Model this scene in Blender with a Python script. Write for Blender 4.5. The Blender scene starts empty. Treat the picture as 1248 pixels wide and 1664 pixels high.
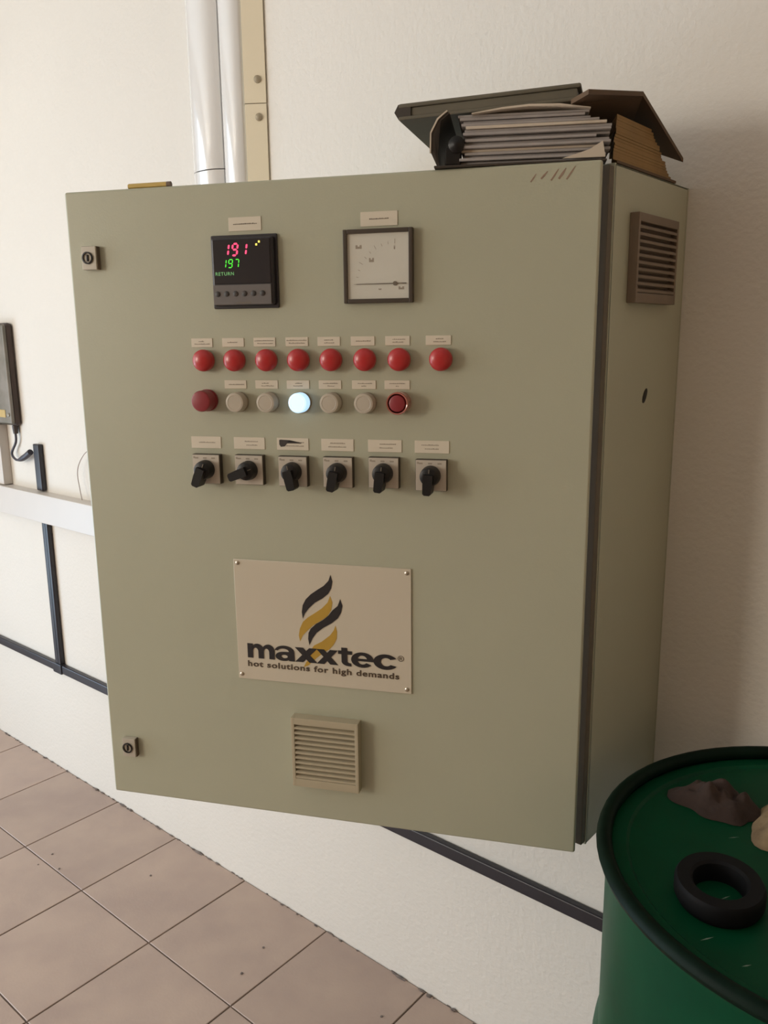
import bpy, bmesh, math, random
from mathutils import Matrix, Vector
random.seed(7)
sc = bpy.context.scene
C = sc.collection

# ------------------------------------------------------------------ camera, light, exposure
CAM = (0.0, -1.356064, 1.537988)
PITCH, ROLL, YAW = math.radians(11.867), math.radians(-0.6503), math.radians(40.2041)
cd = bpy.data.cameras.new('camera'); cam = bpy.data.objects.new('camera', cd); C.objects.link(cam)
cd.sensor_fit = 'VERTICAL'; cd.sensor_height = 36.0; cd.sensor_width = 27.0
cd.lens = 1337.73 / 1664 * 36.0
cd.clip_start = 0.02
_F = Vector((-math.sin(YAW)*math.cos(PITCH), math.cos(YAW)*math.cos(PITCH), -math.sin(PITCH)))
_R = Vector((math.cos(YAW), math.sin(YAW), 0)); _U = _R.cross(_F)
_R2 = _R*math.cos(ROLL) + _U*math.sin(ROLL); _U2 = -_R*math.sin(ROLL) + _U*math.cos(ROLL)
cam.matrix_world = Matrix(((_R2.x, _U2.x, -_F.x, CAM[0]), (_R2.y, _U2.y, -_F.y, CAM[1]), (_R2.z, _U2.z, -_F.z, CAM[2]), (0, 0, 0, 1)))
sc.camera = cam

w = bpy.data.worlds.new('sky'); sc.world = w; w.use_nodes = True
bg = w.node_tree.nodes['Background']; bg.inputs[0].default_value = (0.80, 0.90, 1.0, 1); bg.inputs[1].default_value = 1.0

def area(name, loc, rot, sx, sy, power, col):
    l = bpy.data.lights.new(name, 'AREA'); l.shape = 'RECTANGLE'; l.size = sx; l.size_y = sy
    l.energy = power; l.color = col
    o = bpy.data.objects.new(name, l); C.objects.link(o); o.location = loc; o.rotation_euler = rot
    return o
# daylight at the two window openings, plus an added low fill at the left
area('daylight_left', (-4.22, -3.15, 1.45), (0, math.radians(-90), 0), 2.7, 2.9, 72, (0.88, 0.95, 1.0))
area('low_left_fill', (-4.22, -1.75, 0.45), (0, math.radians(-90), 0), 0.8, 1.6, 36, (0.52, 0.76, 1.0))  # extra low bluish light added to brighten the lower wall
area('daylight_front', (-3.2, -5.17, 2.0), (math.radians(90), 0, 0), 1.3, 1.4, 104, (1.0, 0.91, 0.77))

sc.view_settings.view_transform = 'Standard'
try: sc.view_settings.look = 'None'
except Exception: pass
sc.view_settings.gamma = 1.0; sc.view_settings.use_curve_mapping = False
sc.view_settings.exposure = 0.08
sc.cycles.use_denoising = True
sc.cycles.max_bounces = 10; sc.cycles.diffuse_bounces = 6

# ------------------------------------------------------------------ materials
def mat(name, col, rough=0.5, metal=0.0, var=0.0, vscale=8.0, col2=None, bump=0.0, bscale=200.0, emit=None, estr=0.0,
        spec=0.5, coat=0.0, rand=0.0, thresh=None):
    m = bpy.data.materials.new(name); m.use_nodes = True
    nt = m.node_tree; b = nt.nodes['Principled BSDF']
    b.inputs['Base Color'].default_value = (*col, 1); b.inputs['Roughness'].default_value = rough
    b.inputs['Metallic'].default_value = metal
    b.inputs['Specular IOR Level'].default_value = spec
    b.inputs['Coat Weight'].default_value = coat
    tc = nt.nodes.new('ShaderNodeTexCoord')
    if var or col2:
        n = nt.nodes.new('ShaderNodeTexNoise'); n.inputs['Scale'].default_value = vscale; n.inputs['Detail'].default_value = 6
        if rand:
            oi0 = nt.nodes.new('ShaderNodeObjectInfo'); va = nt.nodes.new('ShaderNodeVectorMath'); va.operation = 'MULTIPLY_ADD'
            nt.links.new(oi0.outputs['Random'], va.inputs[0]); va.inputs[1].default_value = (37.0, 53.0, 11.0)
            nt.links.new(tc.outputs['Object'], va.inputs[2]); nt.links.new(va.outputs[0], n.inputs['Vector'])
        else: nt.links.new(tc.outputs['Object'], n.inputs['Vector'])
        r = nt.nodes.new('ShaderNodeValToRGB')
        lo, hi = thresh or (0.3, 0.7)
        r.color_ramp.elements[0].position = lo; r.color_ramp.elements[1].position = hi
        c2 = col2 or tuple(c*(1-var) for c in col)
        r.color_ramp.elements[0].color = (*c2, 1); r.color_ramp.elements[1].color = (*col, 1)
        nt.links.new(n.outputs['Fac'], r.inputs[0])
        out = r.outputs[0]
        if rand:
            oi = nt.nodes.new('ShaderNodeObjectInfo'); mp = nt.nodes.new('ShaderNodeMapRange')
            mp.inputs[3].default_value = 1-rand; mp.inputs[4].default_value = 1+rand
            nt.links.new(oi.outputs['Random'], mp.inputs[0])
            hv = nt.nodes.new('ShaderNodeHueSaturation')
            nt.links.new(mp.outputs[0], hv.inputs['Value']); nt.links.new(out, hv.inputs['Color']); out = hv.outputs[0]
        nt.links.new(out, b.inputs['Base Color'])
    if bump:
        n2 = nt.nodes.new('ShaderNodeTexNoise'); n2.inputs['Scale'].default_value = bscale; n2.inputs['Detail'].default_value = 4
        nt.links.new(tc.outputs['Object'], n2.inputs['Vector'])
        bp = nt.nodes.new('ShaderNodeBump'); bp.inputs['Strength'].default_value = bump; bp.inputs['Distance'].default_value = 0.004
        nt.links.new(n2.outputs['Fac'], bp.inputs['Height']); nt.links.new(bp.outputs[0], b.inputs['Normal'])
    if emit:
        b.inputs['Emission Color'].default_value = (*emit, 1); b.inputs['Emission Strength'].default_value = estr
    return m

M = {}
M['wall'] = mat('white_wall_paint', (0.71, 0.675, 0.62), 0.75, var=0.05, vscale=1.4, bump=0.35, bscale=90)
M['dimwall'] = mat('tan_low_bounce', (0.44, 0.31, 0.19), 0.8, var=0.08, vscale=1.4)  # unseen walls, coloured dark to cut bounce onto the cabinet side
M['ceiling'] = mat('ceiling_paint', (0.78, 0.76, 0.72), 0.85, var=0.04)
M['tile'] = mat('pinkish_beige_tile', (0.48, 0.365, 0.30), 0.42, var=0.2, vscale=7, col2=(0.40, 0.30, 0.255), bump=0.08, bscale=150, rand=0.05)
M['grout'] = mat('dark_grout', (0.17, 0.12, 0.095), 0.9, var=0.4, vscale=30)
M['crumb'] = mat('grey_brown_mortar', (0.22, 0.18, 0.16), 0.95, var=0.5, vscale=60)
M['cab'] = mat('pebble_grey_paint', (0.425, 0.428, 0.325), 0.42, var=0.04, vscale=5, bump=0.05, bscale=350)
M['galv'] = mat('galvanised_sheet', (0.45, 0.45, 0.45), 0.45, 0.8, var=0.15, vscale=20)
M['grille'] = mat('beige_plastic', (0.43, 0.375, 0.265), 0.5, var=0.05, vscale=20)
M['grille_dark'] = mat('brown_plastic', (0.20, 0.15, 0.11), 0.55, var=0.1, vscale=20)  # darker brown than the door grille
M['black'] = mat('black_plastic', (0.010, 0.009, 0.009), 0.42, spec=0.35, var=0.2, vscale=30)
M['ctl'] = mat('charcoal_plastic', (0.022, 0.019, 0.024), 0.4, var=0.1, vscale=30)
M['screen'] = mat('dark_display_glass', (0.020, 0.018, 0.022), 0.25, var=0.1, vscale=10)
M['ctlgrey'] = mat('grey_key_panel', (0.13, 0.115, 0.11), 0.5, var=0.06, vscale=30)
M['key'] = mat('dark_grey_rubber', (0.045, 0.04, 0.038), 0.55, var=0.1, vscale=30)
M['ledred'] = mat('red_led', (0.3, 0.01, 0.03), 0.5, emit=(1.0, 0.06, 0.16), estr=1.6)
M['ledgreen'] = mat('green_led', (0.02, 0.3, 0.02), 0.5, emit=(0.10, 1.0, 0.05), estr=0.9)
M['ledgreen2'] = mat('dim_green_led', (0.02, 0.1, 0.02), 0.5, emit=(0.25, 0.6, 0.22), estr=0.6)
M['ledyellow'] = mat('yellow_led', (0.4, 0.3, 0.02), 0.5, emit=(1.0, 0.8, 0.12), estr=1.5)
M['frame'] = mat('dark_brown_meter_frame', (0.055, 0.04, 0.028), 0.45, var=0.1, vscale=30)
M['dial'] = mat('white_dial_card', (0.66, 0.65, 0.58), 0.6, var=0.03, vscale=20)
M['ink'] = mat('grey_print', (0.16, 0.135, 0.105), 0.7, var=0.1, vscale=40)
M['ink2'] = mat('faint_print', (0.34, 0.295, 0.235), 0.7, var=0.1, vscale=40)
M['ink3'] = mat('black_marker', (0.05, 0.04, 0.035), 0.7, var=0.3, vscale=200)
M['label'] = mat('cream_label', (0.66, 0.60, 0.49), 0.5, var=0.03, vscale=30)
M['redlens'] = mat('red_lens', (0.44, 0.020, 0.022), 0.33, var=0.1, vscale=30, coat=0.2)
M['redbutton'] = mat('dark_red_button', (0.25, 0.022, 0.03), 0.4, var=0.1, vscale=30)
M['whitelens'] = mat('milky_lens', (0.47, 0.42, 0.345), 0.3, var=0.04, vscale=30, coat=0.3)
M['litlens'] = mat('lit_bluish_white_lens', (0.8, 0.85, 0.9), 0.3, emit=(0.38, 0.69, 0.98), estr=0.95)
M['bezel'] = mat('grey_bezel', (0.33, 0.29, 0.22), 0.4, 0.2, var=0.1, vscale=40)
M['clear'] = mat('clear_red_collar', (0.42, 0.12, 0.09), 0.12, var=0.1, vscale=40, coat=0.6)
M['switchplate'] = mat('silver_switch_plate', (0.54, 0.49, 0.42), 0.4, 0.15, var=0.04, vscale=40)
M['plate'] = mat('satin_white_plate', (0.60, 0.545, 0.44), 0.38, 0.1, var=0.03, vscale=6)
M['logo_black'] = mat('logo_black', (0.014, 0.011, 0.012), 0.5, var=0.1, vscale=20)
M['logo_gold'] = mat('logo_gold', (0.47, 0.285, 0.035), 0.5, var=0.1, vscale=20)
M['logo_brown'] = mat('logo_dark_brown', (0.075, 0.05, 0.03), 0.5, var=0.1, vscale=20)
M['steel'] = mat('steel_screw', (0.5, 0.45, 0.37), 0.3, 0.9, var=0.1, vscale=80)
M['lock'] = mat('pale_grey_lock_plate', (0.46, 0.42, 0.35), 0.45, 0.1, var=0.04, vscale=40)
M['lock_shade'] = mat('lock_side_shade', (0.12, 0.085, 0.06), 0.5, var=0.1, vscale=40)  # shade on the side of the lock, put into its colour
M['redmark'] = mat('faded_red_marker', (0.30, 0.205, 0.15), 0.6, var=0.2, vscale=300)
M['conduit'] = mat('black_conduit', (0.022, 0.02, 0.027), 0.35, var=0.2, vscale=20)
M['cable'] = mat('dark_cable', (0.05, 0.045, 0.06), 0.45, var=0.1, vscale=60)
M['wire'] = mat('thin_grey_wire', (0.36, 0.29, 0.25), 0.5, var=0.1, vscale=60)
M['trunk'] = mat('white_trunking', (0.60, 0.555, 0.51), 0.42, var=0.03, vscale=5)
M['gloss'] = mat('glossy_white_sheet', (0.74, 0.73, 0.715), 0.09, var=0.02, vscale=5, coat=1.0, spec=0.9)
M['cream'] = mat('cream_painted_bar', (0.90, 0.82, 0.64), 0.42, var=0.04, vscale=6)
M['box'] = mat('weathered_grey_box', (0.235, 0.21, 0.18), 0.4, var=0.5, vscale=14, col2=(0.13, 0.12, 0.09))
M['boxedge'] = mat('dark_brown_gasket', (0.06, 0.042, 0.036), 0.5, var=0.2, vscale=30)
M['gap_shade'] = mat('gap_shade_brown', (0.13, 0.105, 0.075), 0.6, var=0.1, vscale=30)  # colour holds the shade inside the door gap
M['bolt'] = mat('dull_painted_bolt', (0.42, 0.36, 0.26), 0.55, 0.2, var=0.2, vscale=90)
M['yellow'] = mat('yellow_tag', (0.50, 0.36, 0.13), 0.5, var=0.1, vscale=50)
M['pencil'] = mat('ochre_yellow_paint', (0.55, 0.38, 0.09), 0.5, var=0.1, vscale=50)
M['pencil_end'] = mat('brown_end', (0.16, 0.11, 0.08), 0.5, var=0.1, vscale=50)
M['green'] = mat('green_drum_paint', (0.0015, 0.058, 0.024), 0.42, spec=0.1, var=0.3, vscale=6, col2=(0.0015, 0.036, 0.015), bump=0.04, bscale=40)
M['rim'] = mat('shaded_green_rim', (0.003, 0.012, 0.007), 0.5, spec=0.08, var=0.3, vscale=20)  # drum green darkened, rim shade painted into the colour
M['rubber'] = mat('black_rubber', (0.003, 0.003, 0.004), 0.7, spec=0.2, var=0.2, vscale=40)
M['rag'] = mat('dark_brown_cloth', (0.045, 0.026, 0.02), 0.95, var=0.5, vscale=14, bump=0.6, bscale=60)
M['rag2'] = mat('dirty_beige_cloth', (0.34, 0.25, 0.14), 0.95, var=0.6, vscale=16, col2=(0.10, 0.065, 0.04), bump=0.6, bscale=60)
M['greyboard'] = mat('grey_green_board', (0.135, 0.12, 0.085), 0.6, var=0.2, vscale=14)
M['darkboard'] = mat('black_brown_board', (0.05, 0.038, 0.028), 0.6, var=0.3, vscale=20)
M['brownboard'] = mat('brown_cardboard', (0.115, 0.065, 0.03), 0.7, var=0.3, vscale=12)
M['paper'] = mat('greyish_white_paper', (0.40, 0.375, 0.37), 0.8, var=0.18, vscale=25)
M['paper2'] = mat('bright_white_paper', (0.62, 0.55, 0.46), 0.8, var=0.05, vscale=25)
M['paper3'] = mat('yellowed_paper', (0.33, 0.20, 0.075), 0.8, var=0.35, vscale=14)
M['winframe'] = mat('white_window_frame', (0.7, 0.7, 0.68), 0.4, var=0.03)
# thin clear glass
def glass(name):
    m = bpy.data.materials.new(name); m.use_nodes = True; nt = m.node_tree; nt.nodes.clear()
    o = nt.nodes.new('ShaderNodeOutputMaterial'); mx = nt.nodes.new('ShaderNodeMixShader'); t = nt.nodes.new('ShaderNodeBsdfTransparent')
    g = nt.nodes.new('ShaderNodeBsdfGlossy'); g.inputs['Roughness'].default_value = 0.08
    mx.inputs[0].default_value = 0.05; nt.links.new(t.outputs[0], mx.inputs[1]); nt.links.new(g.outputs[0], mx.inputs[2])
    nt.links.new(mx.outputs[0], o.inputs[0]); return m
M['glass'] = glass('clear_glass')

# ------------------------------------------------------------------ mesh helpers
W = {}
def T(x, y, z): return Matrix.Translation((x, y, z))
def RX(a): return Matrix.Rotation(a, 4, 'X')
def RY(a): return Matrix.Rotation(a, 4, 'Y')
def RZ(a): return Matrix.Rotation(a, 4, 'Z')
I4 = Matrix.Identity(4)

def tag(o, label=None, cat=None, group=None, kind=None):
    if label: o['label'] = label
    if cat: o['category'] = cat
    if group: o['group'] = group
    if kind: o['kind'] = kind
    return o
def put(o, parent, Mw):
    C.objects.link(o); W[o] = Mw.copy()
    if parent:
        o.parent = parent; o.matrix_local = W[parent].inverted() @ Mw
    else: o.matrix_world = Mw
    return o
def empty(name, Mw, parent=None):
    o = bpy.data.objects.new(name, None); o.empty_display_size = 0.05
    return put(o, parent, Mw)
def obj(name, bm, mats, parent=None, Mw=I4, smooth=True, angle=40, label=None):
    if isinstance(bm, bpy.types.Mesh): me = bm
    else:
        bmesh.ops.recalc_face_normals(bm, faces=bm.faces[:])
        me = bpy.data.meshes.new(name); bm.to_mesh(me); bm.free()
        for k in (mats if isinstance(mats, (list, tuple)) else [mats]): me.materials.append(M[k])
        if smooth:
            for p in me.polygons: p.use_smooth = True
            try: me.set_sharp_from_angle(angle=math.radians(angle))
            except Exception: pass
    o = bpy.data.objects.new(name, me)
    if smooth:
        wn = o.modifiers.new('weighted', 'WEIGHTED_NORMAL'); wn.keep_sharp = True
    put(o, parent, Mw)
    if label: o['label'] = label
    return o
def NB(): return bmesh.new()
def box(bm, c, s, bev=0.0, M4=None, mi=0, seg=2):
    r = bmesh.ops.create_cube(bm, size=1.0); vs = r['verts']
    bmesh.ops.scale(bm, vec=s, verts=vs); bmesh.ops.translate(bm, vec=c, verts=vs)
    es = list({e for v in vs for e in v.link_edges}); fs = list({f for v in vs for f in v.link_faces})
    for f in fs: f.material_index = mi
    if bev:
        rr = bmesh.ops.bevel(bm, geom=es, offset=bev, segments=seg, affect='EDGES', profile=0.5)
        vs = list({v for f in rr['faces'] for v in f.verts} | {v for v in vs if v.is_valid})
        for f in rr['faces']: f.material_index = mi
    if M4 is not None: bmesh.ops.transform(bm, matrix=M4, verts=vs)
    return vs
def rng(bm, x0, x1, y0, y1, z0, z1, bev=0.0, M4=None, mi=0, seg=2):
    return box(bm, ((x0+x1)/2, (y0+y1)/2, (z0+z1)/2), (abs(x1-x0), abs(y1-y0), abs(z1-z0)), bev, M4, mi, seg)
def lathe(bm, prof, n=32, M4=None, mi=0):
    """prof: (radius, height) pairs turned about local Z"""
    rings = []
    for r, h in prof:
        if r < 1e-6: rings.append([bm.verts.new((0, 0, h))])
        else: rings.append([bm.verts.new((r*math.cos(2*math.pi*k/n), r*math.sin(2*math.pi*k/n), h)) for k in range(n)])
    for a, b in zip(rings, rings[1:]):
        for k in range(n):
            q = (k+1) % n
            if len(a) == 1 and len(b) == 1: continue
            if len(a) == 1: f = bm.faces.new((a[0], b[q], b[k]))
            elif len(b) == 1: f = bm.faces.new((a[k], a[q], b[0]))
            else: f = bm.faces.new((a[k], a[q], b[q], b[k]))
            f.material_index = mi
    vs = [v for r in rings for v in r]
    if M4 is not None: bmesh.ops.transform(bm, matrix=M4, verts=vs)
    return vs
def prism(bm, pts, h0, h1, M4=None, mi=0):
    """polygon pts (x, z) extruded along y from h0 to h1"""
    a = [bm.verts.new((x, h0, z)) for x, z in pts]; b = [bm.verts.new((x, h1, z)) for x, z in pts]
    fs = [bm.faces.new(a), bm.faces.new(b[::-1])]
    n = len(pts)
    for k in range(n): fs.append(bm.faces.new((a[k], b[k], b[(k+1) % n], a[(k+1) % n])))
    for f in fs: f.material_index = mi
    bmesh.ops.triangulate(bm, faces=fs[:2]) if n > 4 else None
    if M4 is not None: bmesh.ops.transform(bm, matrix=M4, verts=a+b)
def tube(bm, pts, r, n=8, mi=0):
    P = [Vector(p) for p in pts]
    # Catmull-Rom smoothing
    Q = []
    for i in range(len(P)-1):
        p0, p1, p2, p3 = P[max(i-1, 0)], P[i], P[i+1], P[min(i+2, len(P)-1)]
        for k in range(6):
            t = k/6
            Q.append(0.5*((2*p1)+(p2-p0)*t+(2*p0-5*p1+4*p2-p3)*t*t+(3*p1-p0-3*p2+p3)*t**3))
    Q.append(P[-1])
    rings = []; up = Vector((0.3, 0.9, 0.2)).normalized()
    for i, q in enumerate(Q):
        d = (Q[min(i+1, len(Q)-1)]-Q[max(i-1, 0)]).normalized()
        a = d.cross(up).normalized(); b = d.cross(a).normalized(); up = -b if b.dot(up) < 0 else b
        a = d.cross(up).normalized(); b = up
        rr = r(i/(len(Q)-1)) if callable(r) else r
        rings.append([bm.verts.new(q+rr*(math.cos(2*math.pi*k/n)*a+math.sin(2*math.pi*k/n)*b)) for k in range(n)])
    for A, B in zip(rings, rings[1:]):
        for k in range(n): bm.faces.new((A[k], A[(k+1) % n], B[(k+1) % n], B[k])).material_index = mi
    bm.faces.new(rings[0]); bm.faces.new(rings[-1][::-1])
def structure(name, bm, m, parent=None, Mw=I4, smooth=False):
    o = obj(name, bm, m, parent, Mw, smooth)
    if parent is None: o['kind'] = 'structure'
    return o

# ------------------------------------------------------------------ the room
S = 0.33
X0 = -3.01154                      # a tile joint on the back wall
XL, XR = X0 - 3*S, X0 + 13*S       # side walls
Y1 = -0.3276                       # first joint line off the back wall
YF = Y1 - 14*S
ZC = 3.0
b = NB(); rng(b, XL-0.2, XR+0.2, YF-0.2, 0.2, -0.12, -0.003); floor = structure('floor', b, 'grout')
def tile_mesh(sx, sy):
    b = NB(); g = 0.0019
    r = bmesh.ops.create_cube(b, size=1.0)
    bmesh.ops.scale(b, vec=(sx-2*g, sy-2*g, 0.008), verts=r['verts']); bmesh.ops.translate(b, vec=(0, 0, -0.004), verts=r['verts'])
    top = [e for e in b.edges if all(v.co.z > -1e-6 for v in e.verts)]
    bmesh.ops.bevel(b, geom=top, offset=0.0012, segments=1, affect='EDGES')
    bmesh.ops.recalc_face_normals(b, faces=b.faces[:])
    me = bpy.data.meshes.new('tile'); b.to_mesh(me); b.free(); me.materials.append(M['tile']); return me
tm, tm0 = tile_mesh(S, S), tile_mesh(S, -Y1)
for j in range(15):
    for i in range(16):
        y = Y1/2 if j == 0 else Y1-(j-0.5)*S
        obj('tile', tm0 if j == 0 else tm, None, floor, T(XL+(i+0.5)*S, y, random.uniform(-0.0006, 0.0)) @ RZ(random.uniform(-.0015, .0015)))
b = NB(); rng(b, XL-0.2, XR+0.2, 0.0, 0.2, -0.12, ZC+0.15); wall_back = structure('wall_back', b, 'wall')
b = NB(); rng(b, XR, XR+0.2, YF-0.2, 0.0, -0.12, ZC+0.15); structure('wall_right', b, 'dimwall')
# left wall with a wide window opening
oy0, oy1, oz0, oz1 = -4.6, -0.92, 0.05, 2.8
b = NB()
rng(b, XL-0.2, XL, oy1, 0.0, -0.12, ZC+0.15); rng(b, XL-0.2, XL, YF-0.2, oy0, -0.12, ZC+0.15)
rng(b, XL-0.2, XL, oy0, oy1, -0.12, oz0); rng(b, XL-0.2, XL, oy0, oy1, oz1, ZC+0.15)
structure('wall_left', b, 'wall')
# wall behind the camera with a smaller window
fx0, fx1, fz0, fz1 = -3.85, -2.55, 1.3, 2.7
b = NB()
rng(b, XL, fx0, YF-0.2, YF, -0.12, ZC+0.15); rng(b, fx1, XR, YF-0.2, YF, -0.12, ZC+0.15)
rng(b, fx0, fx1, YF-0.2, YF, -0.12, fz0); rng(b, fx0, fx1, YF-0.2, YF, fz1, ZC+0.15)
structure('wall_front', b, 'dimwall')
b = NB(); rng(b, XL-0.2, XR+0.2, YF-0.2, 0.2, ZC, ZC+0.12); structure('ceiling', b, 'ceiling')
def window(name, horizontal_axis, a0, a1, z0, z1, at, n):
    root = empty(name, I4); root['kind'] = 'structure'
    def bar(u0, u1, v0, v1, nm):
        b = NB()
        if horizontal_axis == 'y': rng(b, at-0.06, at, u0, u1, v0, v1, 0.006)
        else: rng(b, u0, u1, at-0.06, at, v0, v1, 0.006)
        obj(nm, b, 'winframe', root)
    bar(a0, a1, z0, z0+0.05, 'window_frame'); bar(a0, a1, z1-0.05, z1, 'window_frame')
    bar(a0, a0+0.05, z0+0.05, z1-0.05, 'window_frame'); bar(a1-0.05, a1, z0+0.05, z1-0.05, 'window_frame')
    for k in range(1, n):
        u = a0+(a1-a0)*k/n; bar(u-0.025, u+0.025, z0+0.05, z1-0.05, 'mullion')
    return root
window('window_1', 'y', oy0, oy1, oz0, oz1, XL-0.06, 3)
window('window_2', 'x', fx0, fx1, fz0, fz1, YF-0.06, 2)

# mortar crumbs along the foot of the back wall
b = NB()
for k in range(120):
    x = random.uniform(-3.3, -0.5) if k < 90 else random.uniform(-2.5, -1.9)
    r = random.uniform(0.0012, 0.0032)
    big = random.random() < 0.10
    if big: r *= 1.8
    vs = bmesh.ops.create_icosphere(b, subdivisions=1, radius=r)['verts']
    for v in vs: v.co *= random.uniform(0.7, 1.2)
    bmesh.ops.scale(b, vec=(random.uniform(1, 5), 1, 0.6), verts=vs)
    bmesh.ops.translate(b, vec=(x, -random.uniform(0.001, 0.007), r*0.3), verts=vs)
for x, y, r in ((-1.9229, -0.163, .004), (-1.4448, -0.150, .0035), (-1.4193, -0.2438, .0045), (-1.0654, -0.1249, .004), (-2.2479, -0.2941, .004), (-2.1635, -0.3183, .0045), (-2.2322, -0.3477, .003)):
    vs = bmesh.ops.create_icosphere(b, subdivisions=1, radius=r)['verts']
    for v in vs: v.co *= random.uniform(0.7, 1.2); v.co.z *= 0.35
    bmesh.ops.translate(b, vec=(x, y, r*0.2), verts=vs)
o = obj('mortar_crumbs', b, 'crumb'); tag(o, 'rough grey mortar crumbs along the joint of floor and white wall', 'mortar', kind='stuff')

# ------------------------------------------------------------------ control cabinet
A = math.radians(25.8814); HX, HY = -0.514105, 0.298818
DW, ZB, ZT = 0.8005, 0.7542, 1.7635
DH = ZT-ZB
L = Vector((HX-DW*math.cos(A), -HY-DW*math.sin(A), ZB))
D = Matrix(((math.cos(A), -math.sin(A), 0, L.x), (math.sin(A), math.cos(A), 0, L.y), (0, 0, 1, L.z), (0, 0, 0, 1)))  # x along door, -y out of it
BX1, BX0, BY = -0.5125, -0.5125-0.80, -0.266
cab = empty('control_cabinet', T((BX0+BX1)/2, -0.13, ZB))
tag(cab, 'large grey wall-mounted control cabinet with its door ajar', 'cabinet')
b = NB(); t = 0.004
rng(b, BX0, BX1, -0.004, 0.0, ZB, ZT)                                   # back
rng(b, BX1-t, BX1, BY, -0.004, ZB, ZT, 0.0015); rng(b, BX0, BX0+t, BY, -0.004, ZB, ZT, 0.0015)
rng(b, BX0, BX1, BY, -0.004, ZT-t, ZT, 0.0015); rng(b, BX0, BX1, BY, -0.004, ZB, ZB+t, 0.0015)
for x0, x1 in ((BX0, BX0+0.022), (BX1-0.022, BX1)): rng(b, x0, x1, BY-0.001, BY+0.003, ZB, ZT)
for z0, z1 in ((ZB, ZB+0.022), (ZT-0.022, ZT)): rng(b, BX0+0.022, BX1-0.022, BY-0.001, BY+0.003, z0, z1)
obj('body', b, 'cab', cab)
b = NB(); rng(b, BX0+0.05, BX1-0.05, -0.03, -0.027, ZB+0.06, ZT-0.06, 0.001); obj('mounting_plate', b, 'galv', cab, label='plain galvanised mounting plate inside the cabinet')
# door: a folded pan with rounded front edges
b = NB()
vs = rng(b, 0, DW, 0, 0.0025, 0, DH)
rng(b, 0, 0.002, 0.002, 0.018, 0, DH); rng(b, DW-0.002, DW, 0.002, 0.018, 0, DH)
rng(b, 0.002, DW-0.002, 0.002, 0.018, 0, 0.002); rng(b, 0.002, DW-0.002, 0.002, 0.018, DH-0.002, DH)
b.free()
b = NB()
r = bmesh.ops.create_cube(b, size=1.0)
bmesh.ops.scale(b, vec=(DW, 0.018, DH), verts=r['verts']); bmesh.ops.translate(b, vec=(DW/2, 0.009, DH/2), verts=r['verts'])
bk = [f for f in b.faces if f.normal.y > 0.5]
ins = bmesh.ops.inset_individual(b, faces=bk, thickness=0.016)
bmesh.ops.translate(b, vec=(0, -0.015, 0), verts=list({v for f in bk for v in f.verts}))
fe = [e for e in b.edges if all(v.co.y < 1e-6 for v in e.verts)]
ve = [e for e in b.edges if abs(e.verts[0].co.x-e.verts[1].co.x) < 1e-6 and abs(e.verts[0].co.z-e.verts[1].co.z) < 1e-6 and {round(v.co.x/DW, 3) for v in e.verts} <= {0.0, 1.0}]
bmesh.ops.bevel(b, geom=fe+ve, offset=0.004, segments=4, affect='EDGES', profile=0.5)
door = obj('door', b, 'cab', cab, D)
b = NB(); rng(b, BX1-0.022, BX1-0.001, BY-0.0135, BY-0.001, ZB+0.004, ZT-0.004, 0.001)  # strip added to darken the hinge gap, where only shade falls
obj('gap_shade', b, 'gap_shade', cab, label='dark strip painted as the shade in the hinge-side gap')
# tally strokes in red marker near the top right corner
b = NB()
for (x0, z0, x1, z1, wd) in ((0.7080, 0.9860, 0.7150, 0.9960, .0016), (0.7215, 0.9893, 0.7300, 0.9985, .0022), (0.7345, 0.9866, 0.7440, 1.0005, .0018),
                             (0.7445, 0.9880, 0.7535, 1.0010, .0026), (0.7545, 0.9870, 0.7655, 1.0030, .0018)):
    dx, dz = x1-x0, z1-z0; l = math.hypot(dx, dz); nx, nz = -dz/l*wd/2, dx/l*wd/2
    prism(b, [(x0+nx, z0+nz), (x0-nx, z0-nz), ((x0+x1)/2-nx*1.4, (z0+z1)/2-nz), (x1-nx*.4, z1-nz*.4), (x1+nx*.4, z1+nz*.4), ((x0+x1)/2+nx, (z0+z1)/2+nz)], -0.0003, 0.0001)
obj('marker_stroke', b, 'redmark', door, D, label='faded reddish tally strokes in marker')

CX, CY = 0.80, 1.175
def at(x, z, p):            # undo the sideways shift of something that stands p proud of the door
    return x+(CX-x)*p/CY, z+(0.784-z)*p/CY
OUT = RX(math.radians(90))  # local +Z -> door's outward (-y)
def DP(x, z, y=0.0): return D @ T(x, y, z)

# door locks
for (x0, x1, z0, z1, nm) in ((0.0285, 0.0535, 0.893, 0.928, 'upper'), (0.029, 0.0535, 0.076, 0.110, 'lower')):
    cx, cz = (x0+x1)/2, (z0+z1)/2; sx, sz = x1-x0, z1-z0
    b = NB(); rng(b, -sx/2, sx/2, -0.010, 0, -sz/2, sz/2, 0.0012); rng(b, -sx/2+0.0005, sx/2+0.001, -0.0075, 0, -sz/2+0.0003, sz/2-0.0003, 0.0005, mi=1)
    lk = obj('lock', b, ['lock', 'lock_shade'], cab, DP(cx, cz), label=nm+' square lock plate with a dark key hole')
    b = NB(); lathe(b, [(0.0092, 0.0), (0.0092, 0.0115), (0.0072, 0.0118), (0.0068, 0.006), (0, 0.006)], 24, OUT)
    box(b, (0, -0.0085, 0), (0.003, 0.006, 0.010), 0.0005)
    obj('key_hole', b, 'black', lk, DP(cx-0.002, cz, -0.0005))

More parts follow.
